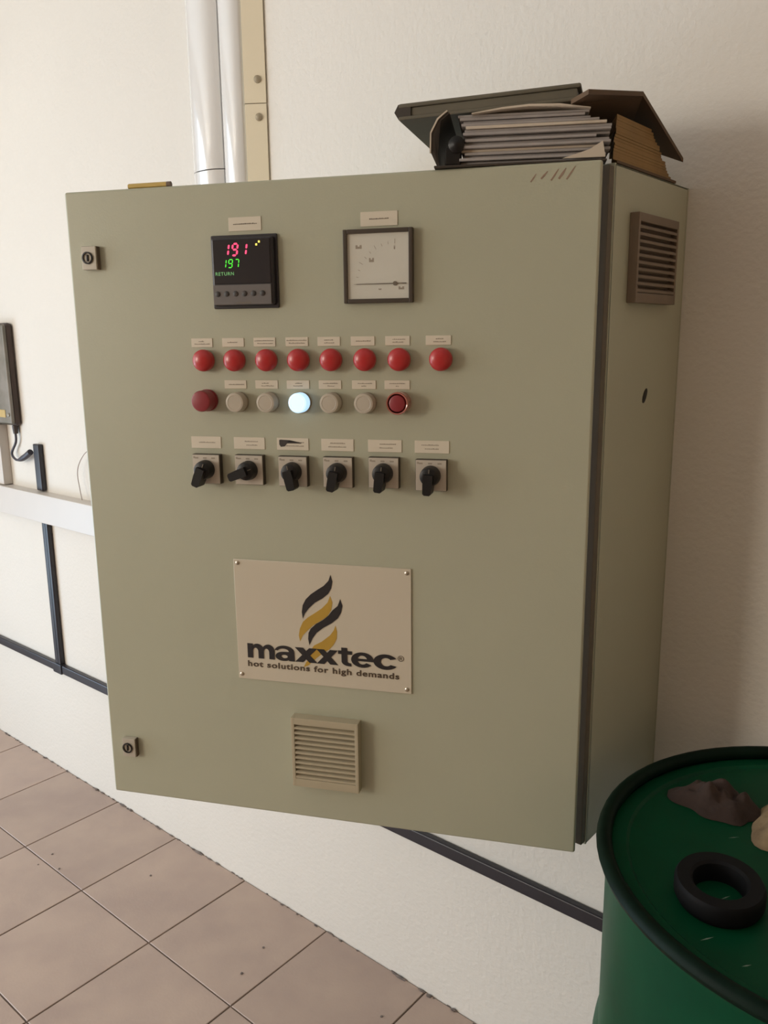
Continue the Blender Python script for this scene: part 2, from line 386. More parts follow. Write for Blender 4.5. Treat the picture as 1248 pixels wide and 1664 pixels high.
# temperature controller
cx, cz = 0.2945, 0.883; hs = 0.0485
b = NB(); rng(b, -hs, hs, -0.012, 0, -hs, hs, 0.004, seg=3)
rng(b, -hs-0.004, hs+0.004, -0.004, 0, -hs-0.004, hs+0.004, 0.002)
ctl = obj('temperature_controller', b, 'ctl', cab, DP(cx, cz), label='black square digital temperature controller with red and green digits')
b = NB(); rng(b, -0.0455, 0.0445, -0.0132, -0.011, -0.0175, 0.0455, 0.001); obj('display_window', b, 'screen', ctl, DP(cx, cz))
b = NB(); rng(b, -0.0475, 0.0445, -0.0136, -0.010, -0.0472, -0.0185, 0.001)
rng(b, -0.012, 0.012, -0.0141, -0.0136, -0.0455, -0.0437, 0.0001, mi=1)
obj('key_panel', b, ['ctlgrey', 'ink'], ctl, DP(cx, cz), label='grey strip with six round keys')
for k in range(6):
    x = 0.2545+k*0.0142; b = NB(); lathe(b, [(0.0040, 0), (0.0040, 0.0012), (0.003, 0.002), (0, 0.0021)], 16, OUT)
    obj('key', b, 'key', ctl, DP(x, cz-0.0315, -0.0132))
SEG = {'a': ((0, 2), (1, 2)), 'b': ((1, 2), (1, 1)), 'c': ((1, 1), (1, 0)), 'd': ((0, 0), (1, 0)), 'e': ((0, 1), (0, 0)), 'f': ((0, 2), (0, 1)), 'g': ((0, 1), (1, 1))}
DIG = {'1': 'bc', '9': 'abcdfg', '7': 'abc'}
def seven(bm, ch, x, z, wd, ht, th, y):
    for s in DIG[ch]:
        (ax, az), (bx, bz) = SEG[s]
        P = Vector((ax*wd, az*ht/2)); Q = Vector((bx*wd, bz*ht/2)); d = (Q-P).normalized(); n = Vector((-d.y, d.x))*th/2
        P = P+d*th*0.35; Q = Q-d*th*0.35
        pts = [P, P+d*th*.4+n, Q-d*th*.4+n, Q, Q-d*th*.4-n, P+d*th*.4-n]
        prism(bm, [(x+p.x+p.y*0.16, z+p.y) for p in pts], y-0.0004, y)
b = NB()
for ch, x in (('1', 0.2655), ('9', 0.2795), ('1', 0.2935)): seven(b, ch, x-cx, 0.9058-cz, 0.0078, 0.0160, 0.0026, -0.0132)
obj('red_digits', b, 'ledred', ctl, DP(cx, cz), label='bright red process reading 191')
b = NB()
for ch, x in (('1', 0.2630), ('9', 0.2730), ('7', 0.2830)): seven(b, ch, x-cx, 0.8888-cz, 0.0058, 0.0112, 0.0013, -0.0132)
obj('green_digits', b, 'ledgreen', ctl, DP(cx, cz), label='green setpoint reading 197')
for x, z in ((0.3228, 0.9236), (0.3185, 0.9198)):
    b = NB(); box(b, (0, 0, 0), (0.0028, 0.0008, 0.0028), 0.0003); obj('status_led', b, 'ledyellow', ctl, DP(x, z, -0.0134), label='small yellow status light')

def text_mesh(s, offset=0.0, spacing=1.0):
    cu = bpy.data.curves.new('t', 'FONT'); cu.body = s; cu.offset = offset; cu.space_character = spacing
    cu.resolution_u = 4; cu.fill_mode = 'BOTH'
    o = bpy.data.objects.new('t', cu); C.objects.link(o)
    dg = bpy.context.evaluated_depsgraph_get(); me = bpy.data.meshes.new_from_object(o.evaluated_get(dg))
    bpy.data.objects.remove(o); return me
def add_text(bm, s, x0, x1, z0, z1, y, offset=0.0, spacing=1.0, mi=0):
    """fit the text outline into the box x0..x1, z0..z1 on the plane y (facing -y)"""
    me = text_mesh(s, offset, spacing)
    xs = [v.co.x for v in me.vertices]; ys = [v.co.y for v in me.vertices]
    sx = (x1-x0)/(max(xs)-min(xs)); sz = (z1-z0)/(max(ys)-min(ys))
    vm = [bm.verts.new((x0+(v.co.x-min(xs))*sx, y, z0+(v.co.y-min(ys))*sz)) for v in me.vertices]
    for p in me.polygons:
        try:
            f = bm.faces.new([vm[i] for i in p.vertices]); f.material_index = mi
        except ValueError: pass
    bpy.data.meshes.remove(me)
def text_obj(name, bm, m, parent, Mw, label=None):
    r = bmesh.ops.extrude_face_region(bm, geom=bm.faces[:])
    bmesh.ops.translate(bm, vec=(0, 0.0003, 0), verts=[v for v in r['geom'] if isinstance(v, bmesh.types.BMVert)])
    return obj(name, bm, m, parent, Mw, smooth=False, label=label)
b = NB(); add_text(b, 'RETURN', 0.2525-cx, 0.2815-cx, 0.8778-cz, 0.8826-cz, -0.0136, 0.0, 1.15)
text_obj('return_text', b, 'ledgreen2', ctl, DP(cx, cz), 'dim green word RETURN')

# ammeter
cx, cz = 0.4985, 0.8845
b = NB(); fr = 0.0505; ir = 0.0445
for (x0, x1, z0, z1) in ((-fr, -ir, -fr, fr), (ir, fr, -fr, fr), (-ir, ir, ir, fr), (-ir, ir, -fr, -ir)): rng(b, x0, x1, -0.010, 0, z0, z1, 0.001)
rng(b, -ir, ir, -0.001, 0, -ir, ir)
am = obj('panel_meter', b, 'frame', cab, DP(cx, cz), label='square analogue panel meter with white dial and brown frame')
b = NB(); rng(b, -ir, ir, -0.0068, -0.0012, -ir, ir)
obj('dial', b, 'dial', am, DP(cx, cz), label='white dial card')
px, pz = 0.523-cx, 0.8604-cz
for k in range(10):
    a = math.radians(180-k*10); r0, r1 = 0.054, 0.0575 if k % 3 else 0.060
    d = Vector((math.cos(a), math.sin(a))); n = Vector((-d.y, d.x))*0.0003
    b = NB(); prism(b, [(px+d.x*r0+n.x, pz+d.y*r0+n.y), (px+d.x*r0-n.x, pz+d.y*r0-n.y), (px+d.x*r1-n.x, pz+d.y*r1-n.y), (px+d.x*r1+n.x, pz+d.y*r1+n.y)], -0.0070, -0.0066)
    obj('scale_tick', b, 'ink2', am, DP(cx, cz), smooth=False)
for (x, z, sx, sz) in ((0.4705, 0.9112, 0.009, 0.005), (0.489, 0.893, 0.007, 0.0055), (0.5225, 0.909, 0.002, 0.005), (0.532, 0.854, 0.008, 0.004), (0.501, 0.853, 0.004, 0.002)):
    b = NB()
    for q in range(3): rng(b, x-cx-sx/2+q*sx/3, x-cx-sx/2+(q+1)*sx/3, -0.0070, -0.0066, z-cz-sz/2, z-cz+sz/2-(q % 2)*sz*0.4)
    obj('printed_mark', b, 'ink2', am, DP(cx, cz), smooth=False)
b = NB(); prism(b, [(0.4665-cx, pz+0.0004), (0.4665-cx, pz-0.0006), (0.5395-cx, pz-0.0008), (0.5395-cx, pz+0.0008)], -0.0078, -0.0072)
lathe(b, [(0.0030, 0), (0.0030, 0.0015), (0, 0.0016)], 16, T(px, -0.0067, pz) @ OUT)
obj('needle', b, 'ink', am, DP(cx, cz), label='dark needle resting at zero')
b = NB(); rng(b, -ir, ir, -0.0092, -0.0086, -ir, ir); obj('glass_cover', b, 'glass', am, DP(cx, cz))

# cream label plates with (illegible) one or two lines of small print
def label_plate(x0, x1, z0, z1, lines, dark='ink2', extra=None):
    cx, cz = (x0+x1)/2, (z0+z1)/2; sx, sz = x1-x0, z1-z0
    b = NB(); rng(b, -sx/2, sx/2, -0.001, 0, -sz/2, sz/2, 0.0003, seg=1)
    n = len(lines)
    for k, (u, l) in enumerate(lines):
        z = (0.5-(k+1)/(n+1))*sz*(0.9 if n > 1 else 0.6); xa = -sx/2+u*sx; xe = xa+l*sx
        while xa < xe:
            wd = random.uniform(0.0012, 0.0026); rng(b, xa, min(xa+wd, xe), -0.00125, -0.0009, z-0.0007, z+random.uniform(0.0003, 0.0010), mi=1); xa += wd+0.0006
    if extra: extra(b)
    obj('label_plate', b, ['label', dark, 'ink3'], cab, DP(cx, cz))
label_plate(0.2709, 0.3222, 0.9408, 0.9603, [(0.15, 0.72)], 'ink')
label_plate(0.4722, 0.5258, 0.9390, 0.9587, [(0.24, 0.52)], 'ink')
top = [[(0.35, 0.25), (0.15, 0.72)], [(0.25, 0.45)], [(0.05, 0.88), (0.18, 0.7)], [(0.05, 0.9), (0.15, 0.7)], [(0.3, 0.4), (0.3, 0.45)], [(0.22, 0.62)], [(0.3, 0.52), (0.3, 0.45)], [(0.4, 0.3), (0.3, 0.5)]]
LX = [0.2178, 0.2688, 0.3207, 0.3717, 0.4226, 0.4744, 0.5259, 0.5871]
tx = [(0.2004, 0.2354), (0.2514, 0.2869), (0.3025, 0.3374), (0.3535, 0.3888), (0.4035, 0.4382), (0.4545, 0.4904), (0.5062, 0.5424), (0.5657, 0.6021)]
for (x0, x1), ln in zip(tx, top): label_plate(x0, x1, 0.7746, 0.7879, ln)
sx_ = [(0.2520, 0.2878), (0.3025, 0.3388), (0.3531, 0.3888), (0.4036, 0.4387), (0.4551, 0.4914), (0.5045, 0.5421)]
sl_ = [[(0.2, 0.7)], [(0.3, 0.3), (0.28, 0.55)], [(0.38, 0.3), (0.3, 0.4)], [(0.2, 0.65), (0.4, 0.3)], [(0.25, 0.6), (0.4, 0.2)], [(0.2, 0.62), (0.45, 0.12)]]
for (x0, x1), ln in zip(sx_, sl_): label_plate(x0, x1, 0.7120, 0.7248, ln)
wx = [(0.1906, 0.2410), (0.2627, 0.3139), (0.3338, 0.3849), (0.4051, 0.4559), (0.4781, 0.5296), (0.5491, 0.6003)]
wl = [[(0.26, 0.55)], [(0.36, 0.42), (0.4, 0.36)], [(0.3, 0.56), (0.3, 0.55)], [(0.28, 0.46), (0.22, 0.55)], [(0.35, 0.48), (0.35, 0.38)], [(0.2, 0.5), (0.3, 0.4)]]
def smudge(bm):
    prism(bm, [(-0.0215, 0.0062), (-0.019, 0.0066), (-0.004, 0.0060), (-0.002, 0.0045), (-0.010, 0.0030), (0.014, 0.0022), (0.014, 0.0012), (-0.009, 0.0010), (-0.0125, -0.0036), (-0.019, -0.0044), (-0.0215, -0.001)], -0.0014, -0.0009, mi=2)
for k, ((x0, x1), ln) in enumerate(zip(wx, wl)): label_plate(x0, x1, 0.6195, 0.6380, ln, 'ink2', smudge if k == 2 else None)

# indicator lights
def lamp(x, z, lens_mat, label, prof, proud, bez=0.0155):
    x, z = at(x, z, proud)
    b = NB(); lathe(b, [(bez, 0), (bez, 0.004), (bez-0.002, 0.0052), (0, 0.0052)], 28, OUT)
    l = obj('indicator_light', b, 'bezel', cab, DP(x, z), label=label)
    b = NB(); lathe(b, prof, 32, OUT); obj('lens', b, lens_mat, l, DP(x, z, -0.0045))
dome = [(0.0165, 0), (0.0165, 0.006), (0.0160, 0.0085), (0.0140, 0.0112), (0.0100, 0.0132), (0.0050, 0.0142), (0, 0.0144)]
flat = [(0.0150, 0), (0.0148, 0.0125), (0.0140, 0.0145), (0.0110, 0.0150), (0.0105, 0.0146), (0, 0.0150)]
names = ['first', 'second', 'third', 'fourth', 'fifth', 'sixth', 'seventh', 'eighth']
for k, x in enumerate(LX):
    lamp(x, 0.7545, 'redlens', 'red domed indicator light, %s from the left in the upper row' % names[k], dome, 0.010)
LW = [0.2686, 0.3190, 0.3705, 0.4200, 0.4733]
for k, x in enumerate(LW):
    lit = k == 2
    lamp(x, 0.6911, 'litlens' if lit else 'whitelens',
         'lit bluish-white indicator light in the middle of the lower row' if lit else 'unlit milky indicator light, %s from the left in the lower row' % names[k+1], flat, 0.014)
# red push buttons at the two ends of the lower row
def button(x, z, label, red, collar, depth, rad):
    x, z = at(x, z, depth)
    b = NB(); lathe(b, [(0.0165, 0), (0.0165, 0.005), (rad+0.001, 0.006), (0, 0.006)], 28, OUT)
    l = obj('push_button', b, collar, cab, DP(x, z), label=label)
    b = NB(); lathe(b, [(rad, 0), (rad, depth-0.004), (rad-0.001, depth-0.0015), (rad-0.003, depth-0.0005), (0, depth)], 32, OUT)
    obj('button_cap', b, red, l, DP(x, z, -0.005)); return l, x, z
button(0.2115, 0.6925, 'long dark red push button at the left end of the lower row', 'redbutton', 'redbutton', 0.024, 0.0160)
l, x, z = button(0.5235, 0.6915, 'dark red push button in a shiny collar, right end of the lower row', 'redbutton', 'clear', 0.018, 0.0125)
b = NB(); lathe(b, [(0.0165, 0), (0.0165, 0.017), (0.0155, 0.019), (0.0140, 0.0185), (0.0138, 0.004)], 32, OUT)
obj('collar', b, 'clear', l, DP(x, z, -0.003), label='shiny red collar')

# rotary switches
SW = [(0.2128, 0.5860, -22), (0.2853, 0.5866, -68), (0.3574, 0.5862, 12), (0.4296, 0.5868, -12), (0.5011, 0.5880, -8), (0.5730, 0.5864, -4)]
SN = ['lever slanting down to the left', 'lever turned almost level to the left', 'lever slanting down to the right', 'lever down, fourth from the left', 'lever down, fifth from the left', 'lever down, at the right end']
for (x, z, ang), s in zip(SW, SN):
    x, z = at(x, z, 0.012); h = 0.0232
    b = NB(); rng(b, -h, h, -0.0105, 0, -h, h, 0.001)
    sw = obj('rotary_switch', b, 'frame', cab, DP(x, z), label='rotary switch with silver plate and black knob, '+s)
    b = NB(); rng(b, -h+0.001, h-0.0006, -0.0125, -0.0100, -h+0.0008, h-0.0008, 0.0006)
    for q in range(3): rng(b, -0.018+q*0.014, -0.012+q*0.014, -0.0127, -0.0124, 0.0165, 0.0188, mi=1)
    rng(b, -0.0205, -0.0175, -0.0127, -0.0124, 0.017, 0.020, mi=1)
    obj('face_plate', b, ['switchplate', 'ink2'], sw, DP(x, z))
    b = NB(); lathe(b, [(0.0150, 0), (0.0150, 0.004), (0.0142, 0.012), (0.0132, 0.0155), (0.010, 0.0172), (0, 0.0176)], 28, OUT)
    K = RY(math.radians(-ang))
    lev = [(-0.0068, 0.004), (-0.0070, -0.010), (-0.0062, -0.0235), (-0.004, -0.0258), (0.004, -0.0258), (0.0062, -0.0235), (0.0070, -0.010), (0.0068, 0.004)]
    prism(b, lev, -0.0245, -0.0030, K)
    bmesh.ops.recalc_face_normals(b, faces=b.faces[:])
    kn = obj('knob', b, 'black', sw, DP(x, z, -0.0122), angle=35)
    b = NB(); box(b, (0, -0.0178, 0.0085), (0.0016, 0.0008, 0.006), 0.0002, K)
    obj('pointer', b, 'ink', kn, DP(x, z, -0.0122)) if False else obj('pointer', b, 'ink', sw, DP(x, z, -0.0122), label='pale pointer line on the knob')

# company plate
x0, x1, z0, z1 = 0.2522, 0.5432, 0.2395, 0.4426
pcx, pcz = (x0+x1)/2, (z0+z1)/2
b = NB(); rng(b, x0-pcx, x1-pcx, -0.0022, 0, z0-pcz, z1-pcz, 0.0006, seg=1)
plate = obj('company_plate', b, 'plate', cab, DP(pcx, pcz), label='white company plate with flame logo and bold black lettering')
for x, z in ((0.2592, 0.4365), (0.5365, 0.4358), (0.2580, 0.2476), (0.5358, 0.2469)):
    b = NB(); lathe(b, [(0.0036, 0), (0.0034, 0.0010), (0.002, 0.0020), (0, 0.0023)], 14, OUT)
    obj('rivet', b, 'steel', plate, DP(x, z, -0.0020))
FL = {'A': [(0.4148, 0.4258), (0.4178, 0.4152), (0.4156, 0.4041), (0.4107, 0.3951), (0.4008, 0.3867), (0.3881, 0.3789), (0.378, 0.3691), (0.3707, 0.3596), (0.3671, 0.351), (0.3657, 0.3621), (0.3675, 0.3733), (0.3729, 0.3834), (0.3816, 0.3923), (0.3929, 0.4005), (0.4033, 0.4074), (0.4113, 0.4161)],
      'B': [(0.4134, 0.3917), (0.417, 0.3809), (0.4147, 0.3684), (0.4084, 0.3582), (0.3984, 0.3505), (0.3842, 0.3411), (0.374, 0.3313), (0.3661, 0.3228), (0.3612, 0.3122), (0.3593, 0.3222), (0.3614, 0.3337), (0.3669, 0.3454), (0.3747, 0.3529), (0.3862, 0.3608), (0.399, 0.37), (0.409, 0.3804)],
      'C': [(0.4298, 0.3873), (0.4333, 0.3766), (0.4309, 0.3654), (0.4255, 0.3559), (0.415, 0.3468), (0.4009, 0.3382), (0.3894, 0.3289), (0.3821, 0.3184), (0.3767, 0.3072), (0.375, 0.3178), (0.3759, 0.3278), (0.3798, 0.3351), (0.3885, 0.3436), (0.3998, 0.3506), (0.4098, 0.3592), (0.4169, 0.3685), (0.4254, 0.376)],
      'D': [(0.421, 0.3433), (0.4235, 0.333), (0.4227, 0.3217), (0.4175, 0.3115), (0.4097, 0.3024), (0.4012, 0.2974), (0.394, 0.2911), (0.3882, 0.2863), (0.3736, 0.2722), (0.3660, 0.2690), (0.3700, 0.2774), (0.3768, 0.2859), (0.3790, 0.2944), (0.3802, 0.3013), (0.3846, 0.3073), (0.3974, 0.3146), (0.4117, 0.3264), (0.418, 0.3353)]}
for k, pts in FL.items():
    n = len(pts); c = (sum(p[0] for p in pts)/n, sum(p[1] for p in pts)/n)
    dy = {'B': 0, 'D': 0, 'A': 0.0002, 'C': 0.0002}[k]
    b = NB(); prism(b, [(x-pcx, z-pcz) for x, z in pts], -0.0025-dy, -0.0020)
    obj('flame', b, 'logo_gold' if k in 'BD' else 'logo_black', plate, DP(pcx, pcz), smooth=False, label='golden flame of the logo' if k in 'BD' else 'black flame of the logo')
b = NB()
kx = lambda u: 0.2700+(u-158)*(0.5218-0.2700)/(1055-158)-pcx
zb, zx = 0.2775-pcz, 0.3020-pcz
def strip(bm, A, B, y):
    a = [bm.verts.new((p[0], y, p[1])) for p in A]; c = [bm.verts.new((p[0], y, p[1])) for p in B]
    for k in range(len(a)-1): bm.faces.new((a[k], a[k+1], c[k+1], c[k]))
def arc(cx, cz, rx, rz, a0, a1, n=18): return [(cx+rx*math.cos(math.radians(a0+(a1-a0)*k/n)), cz+rz*math.sin(math.radians(a0+(a1-a0)*k/n))) for k in range(n+1)]
def glyph(ch):
    if ch == 'm':
        o = [([(0, 0), (0, 1)], [(.20, 0), (.20, 1)])]
        for x in (.20, .60): o.append((arc(x+.0, .50, .40/2+.0, .0, 180, 0), arc(x, .5, .2, .0, 180, 0)) if False else (arc(x+.10, .46, .10, .26, 180, 0)+[(x+.20, 0)], [(x-.02, .72)]+arc(x+.17, .56, .23, .45, 150, 0, 17)+[(x+.40, 0)]))
        return o
    if ch == 'a':
        return [([(.70, 0), (.70, .62)], [(1.0, 0), (.985, .62)]), (arc(.42, .62, .29, .20, 165, 0), arc(.47, .60, .515, .42, 170, 0)),
                (arc(.42, .29, .42, .31, 0, 360, 30), arc(.47, .29, .17, .115, 0, 360, 30)), ([(.42, .60), (.75, .62)], [(.42, .42), (.75, .42)])]
    if ch == 'x': return [([(0, 1), (.64, 0)], [(.36, 1), (1.0, 0)]), ([(.64, 1), (0, 0)], [(1.0, 1), (.36, 0)])]
    if ch == 't': return [([(.24, .22), (.24, 1)], [(.66, .22), (.66, 1)]), ([(0, .64), (1, .64)], [(0, .83), (1, .83)]), (arc(.80, .25, .56, .25, 180, 285), arc(.86, .27, .20, .11, 180, 285))]
    if ch == 'e': return [(arc(.5, .5, .5, .5, 0, 322, 34), arc(.5, .5, .215, .29, 0, 322, 34)), ([(.2, .42), (1.0, .42)], [(.2, .58), (.99, .58)])]
    if ch == 'c': return [(arc(.5, .5, .5, .5, 30, 330, 34), arc(.52, .5, .22, .27, 38, 322, 34))]
for ch, u0, u1, za, zt_ in (('m', 158, 325, zb, zx), ('a', 330, 447, zb-.0004, zx+.0002), ('x', 450, 584, zb, zx), ('x', 580, 706, zb, zx), ('t', 708, 790, zb-.0002, zx+.0058), ('e', 784, 915, zb-.0006, zx+.0004), ('c', 914, 1055, zb-.0006, zx+.0004)):
    for q, (P, Q) in enumerate(glyph(ch)):
        f = lambda p: (kx(u0)+(kx(u1)-kx(u0))*p[0], za+(zt_-za)*p[1])
        strip(b, [f(p) for p in P], [f(p) for p in Q], -0.0030-q*0.00002)
text_obj('lettering', b, 'logo_black', plate, DP(pcx, pcz), 'bold black company lettering')
b = NB(); add_text(b, '\u00ae', 0.5213-pcx, 0.5313-pcx, 0.2925-pcz, 0.3022-pcz, -0.0026)
text_obj('registered_mark', b, 'logo_brown', plate, DP(pcx, pcz), 'small registered mark')
b = NB(); add_text(b, 'hot solutions for high demands', 0.2695-pcx, 0.5235-pcx, 0.2594-pcz, 0.2725-pcz, -0.0029, 0.022, 1.12)
text_obj('slogan', b, 'logo_brown', plate, DP(pcx, pcz), 'small brown line of slogan under the lettering')

# ventilation grilles
def grille(Mw, sx, sz, dep, nsl, m, label, top=0.012, bot=0.014):
    b = NB(); e = 0.006
    rng(b, -sx/2, sx/2, -0.004, 0, -sz/2, sz/2, 0.001)
    rng(b, -sx/2, -sx/2+e, -dep, -0.003, -sz/2, sz/2, 0.001); rng(b, sx/2-e, sx/2, -dep, -0.003, -sz/2, sz/2, 0.001)
    rng(b, -sx/2+e-0.001, sx/2-e+0.001, -dep, -0.003, sz/2-top, sz/2, 0.0012); rng(b, -sx/2+e-0.001, sx/2-e+0.001, -dep, -0.003, -sz/2, -sz/2+bot, 0.0012)
    g = obj('vent_grille', b, m, cab, Mw, label=label)
    H = (sz-top-bot)/nsl; me = None
    for k in range(nsl):
        z = sz/2-top-(k+0.5)*H
        if me is None:
            b = NB(); prism(b, [(-dep+0.0005, -0.42*H), (-dep+0.0005, -0.02*H), (-0.0040, 0.46*H), (-0.0040, 0.1*H)], -sx/2+e, sx/2-e, RZ(math.radians(90)))
            s = obj('slat', b, m, g, Mw @ T(0, 0, z), smooth=False); me = s.data
        else: obj('slat', me, None, g, Mw @ T(0, 0, z))
    return g
gx, gz = at(0.397, 0.1172, 0.016)
grille(DP(gx, gz), 0.1135, 0.121, 0.018, 11, 'grille', 'beige louvred vent grille low on the door')
SIDE = Matrix(((0, -1, 0, BX1), (1, 0, 0, 0), (0, 0, 1, 0), (0, 0, 0, 1)))   # local -y faces +x
grille(SIDE @ T(-0.139, 0, 1.6455), 0.146, 0.122, 0.014, 10, 'grille_dark', 'brown louvred vent grille high on the cabinet side')
b = NB(); lathe(b, [(0.010, 0), (0.010, 0.0006), (0.004, 0.0008), (0, 0.0002)], 16, SIDE @ T(-0.129, 0, 1.4486) @ RY(math.radians(32)) @ Matrix.Diagonal((0.62, 1, 1.25, 1)) @ OUT)
obj('plugged_hole', b, 'black', cab, label='small dark plugged hole on the cabinet side')

# ------------------------------------------------------------------ things on top of the cabinet
U = Vector((0.855, 0.519, 0)); V = Vector((-0.519, 0.855, 0))
O = Vector((-0.711, -0.402, ZT))
BF = Matrix(((U.x, V.x, 0, O.x), (U.y, V.y, 0, O.y), (0, 0, 1, O.z), (0, 0, 0, 1)))
bind = empty('ring_binder', BF)
tag(bind, 'thick worn ring binder of papers lying on the cabinet top', 'binder')
b = NB(); rng(b, 0.0, 0.228, 0.0, 0.22, 0.0005, 0.0035, 0.001); obj('bottom_cover', b, 'darkboard', bind, BF)
b = NB()
prof = [(0.004, 0.003), (-0.004, 0.02), (-0.0035, 0.045), (0.006, 0.062), (0.018, 0.071), (0.021, 0.069), (0.009, 0.060), (0.0005, 0.044), (0.0, 0.021), (0.008, 0.003)]
prism(b, prof, 0.002, 0.22); obj('spine', b, 'darkboard', bind, BF)
b = NB()
prism(b, [(-0.0058, 0.02), (-0.0052, 0.046), (0.004, 0.063), (0.017, 0.0725), (0.0185, 0.0715), (0.006, 0.062), (-0.0035, 0.045), (-0.004, 0.02)], 0.000, 0.004)
obj('spine_edge', b, 'paper2', bind, BF, label='pale worn edge of the binder spine')
for k in range(16):
    b = NB(); z0 = 0.0045+k*0.0040; x0 = 0.042-0.0018*abs(k-8)*0.6+random.uniform(-.004, .004); x1 = 0.222+random.uniform(-.01, .012)-(0.0 if k < 12 else 0.005*(k-11))
    rng(b, x0, x1, 0.004+random.uniform(0, .012), 0.21, z0, z0+0.0037, 0.0006, seg=1)
    obj('paper_stack', b, 'paper' if k not in (4, 11) else 'paper2', bind, BF)
b = NB(); lathe(b, [(0, 0), (0.010, 0), (0.011, 0.016), (0.004, 0.020), (0, 0.020)], 14, T(0.030, 0.020, 0.030) @ RX(math.radians(90)))
rng(b, 0.014, 0.036, 0.006, 0.03, 0.004, 0.028, 0.003); obj('lever', b, 'black', bind, BF, label='black lever of the binder mechanism')
b = NB(); prism(b, [(0.05, 0.0682), (0.09, 0.0735), (0.125, 0.0757), (0.165, 0.0745), (0.205, 0.0682), (0.205, 0.0672), (0.165, 0.0720), (0.125, 0.0730), (0.09, 0.0712), (0.05, 0.0672)], 0.004, 0.20)
obj('arched_sheet', b, 'paper2', bind, BF, label='white sheets arching up under the grey folder')
b = NB()
prism(b, [(0.17, 0.006), (0.226, 0.006), (0.222, 0.026), (0.205, 0.016)], -0.004, -0.001, BF if False else None)
obj('loose_sheet', b, 'paper2', bind, BF @ T(0, 0.006, 0), label='bright corner of a loose white sheet')

# grey folder on the papers
P0 = Vector((-0.790, -0.380, 1.8405)); dU = Vector((0.917, 0.399, 0)); dV = Vector((-0.399, 0.917, 0))
GF = Matrix(((dU.x, dV.x, 0, P0.x), (dU.y, dV.y, 0, P0.y), (0, 0, 1, P0.z), (0, 0, 0, 1))) @ RY(math.radians(-1.3))
gf = empty('folder', GF); tag(gf, 'grey-green folder lying on top of the ring binder', 'folder')
b = NB(); rng(b, 0.0, 0.252, 0.0, 0.21, 0.0, 0.005, 0.0015); obj('lower_cover', b, 'greyboard', gf, GF)
b = NB(); rng(b, 0.0, 0.252, 0.0, 0.21, 0.016, 0.022, 0.0025); obj('upper_cover', b, 'greyboard', gf, GF)
b = NB(); rng(b, 0.018, 0.247, 0.003, 0.205, 0.005, 0.016, 0.001); obj('contents', b, 'greyboard', gf, GF)
b = NB(); prism(b, [(0.0, 0.001), (0.018, 0.004), (0.018, 0.017), (0.0, 0.021), (-0.006, 0.011)], 0.001, 0.209); obj('spine', b, 'darkboard', gf, GF, label='dark spine of the grey folder')

# brown folder slumped over the right end
bf = empty('folder', T(-0.56, -0.17, ZT)); tag(bf, 'worn brown cardboard folder slumped beside the binder at the cabinet corner', 'folder')
def slab(name, top, th, m, label=None):
    b = NB(); n = len(top)
    a = [b.verts.new(p) for p in top]; q = [b.verts.new((p[0], p[1], p[2]-th)) for p in top]
    for k in range(1, n-1): b.faces.new((a[0], a[k], a[k+1])); b.faces.new((q[0], q[k+1], q[k]))
    for k in range(n): b.faces.new((a[k], q[k], q[(k+1) % n], a[(k+1) % n]))
    return obj(name, b, m, bf, smooth=False, label=label)
slab('bottom_cover', [(-0.512, -0.262, ZT+0.004), (-0.512, -0.055, ZT+0.004), (-0.62, -0.055, ZT+0.004)], 0.0035, 'brownboard')
slab('top_cover', [(-0.512, -0.190, 1.866), (-0.505, -0.050, 1.800), (-0.600, -0.050, 1.842), (-0.560, -0.305, 1.842), (-0.520, -0.335, 1.841)], 0.006, 'brownboard')
b = NB()
for k in range(16):
    k = k*0.36; z = ZT+0.006+k*0.0105
    yb = -0.062-0.012*k+random.uniform(-.003, .003); xr = -0.517-0.001*k-random.uniform(0, .0025)
    a = [(xr, -0.262+0.0034*k), (xr, yb), (-0.600, yb)]
    vs0 = [b.verts.new((x, y, z)) for x, y in a]; vs1 = [b.verts.new((x, y, z+0.0034)) for x, y in a]
    b.faces.new(vs0); b.faces.new(vs1[::-1])
    for q in range(3): b.faces.new((vs0[q], vs1[q], vs1[(q+1) % 3], vs0[(q+1) % 3]))
obj('yellowed_sheets', b, 'paper3', bf, smooth=False, label='yellowed sheets inside the brown folder')

# pencil on the top edge of the door
PM = D @ T(0.1430, 0.009, DH+0.0038) @ RY(math.radians(90))
b = NB(); lathe(b, [(0, -0.036), (0.0042, -0.036), (0.0042, 0.028), (0, 0.028)], 6, RZ(math.radians(0)))
pc = obj('pencil', b, 'pencil', None, PM, smooth=False); tag(pc, 'short yellow pencil lying on the top edge of the open cabinet door', 'pencil')
b = NB(); lathe(b, [(0, 0.028), (0.0043, 0.028), (0.0043, 0.034), (0, 0.034)], 12); obj('ferrule', b, 'pencil_end', pc, PM)

# ------------------------------------------------------------------ things on the back wall
def cbar(bm, x0, x1, z0, z1, dep=0.018): rng(bm, x0, x1, -dep, -0.001, z0, z1, 0.004, seg=3)
ZR = 0.4156
cr = empty('conduit', T(-1.5, -0.01, ZR)); tag(cr, 'black cable conduit running along the white wall below the cabinet, with an upright branch', 'conduit')
b = NB(); cbar(b, -3.98, -2.630, ZR-0.015, ZR+0.015); obj('conduit_run', b, 'conduit', cr)
b = NB(); cbar(b, -2.628, -0.16, ZR-0.016, ZR+0.016); obj('conduit_run', b, 'conduit', cr)
b = NB(); cbar(b, -2.660, -2.622, ZR+0.016, 0.953); rng(b, -2.646, -2.636, -0.0195, -0.010, ZR+0.02, 0.952, 0.002, mi=0); obj('conduit_branch', b, 'conduit', cr)
b = NB(); cbar(b, -2.668, -2.630, 1.05, 1.208); obj('conduit_branch', b, 'conduit', cr)
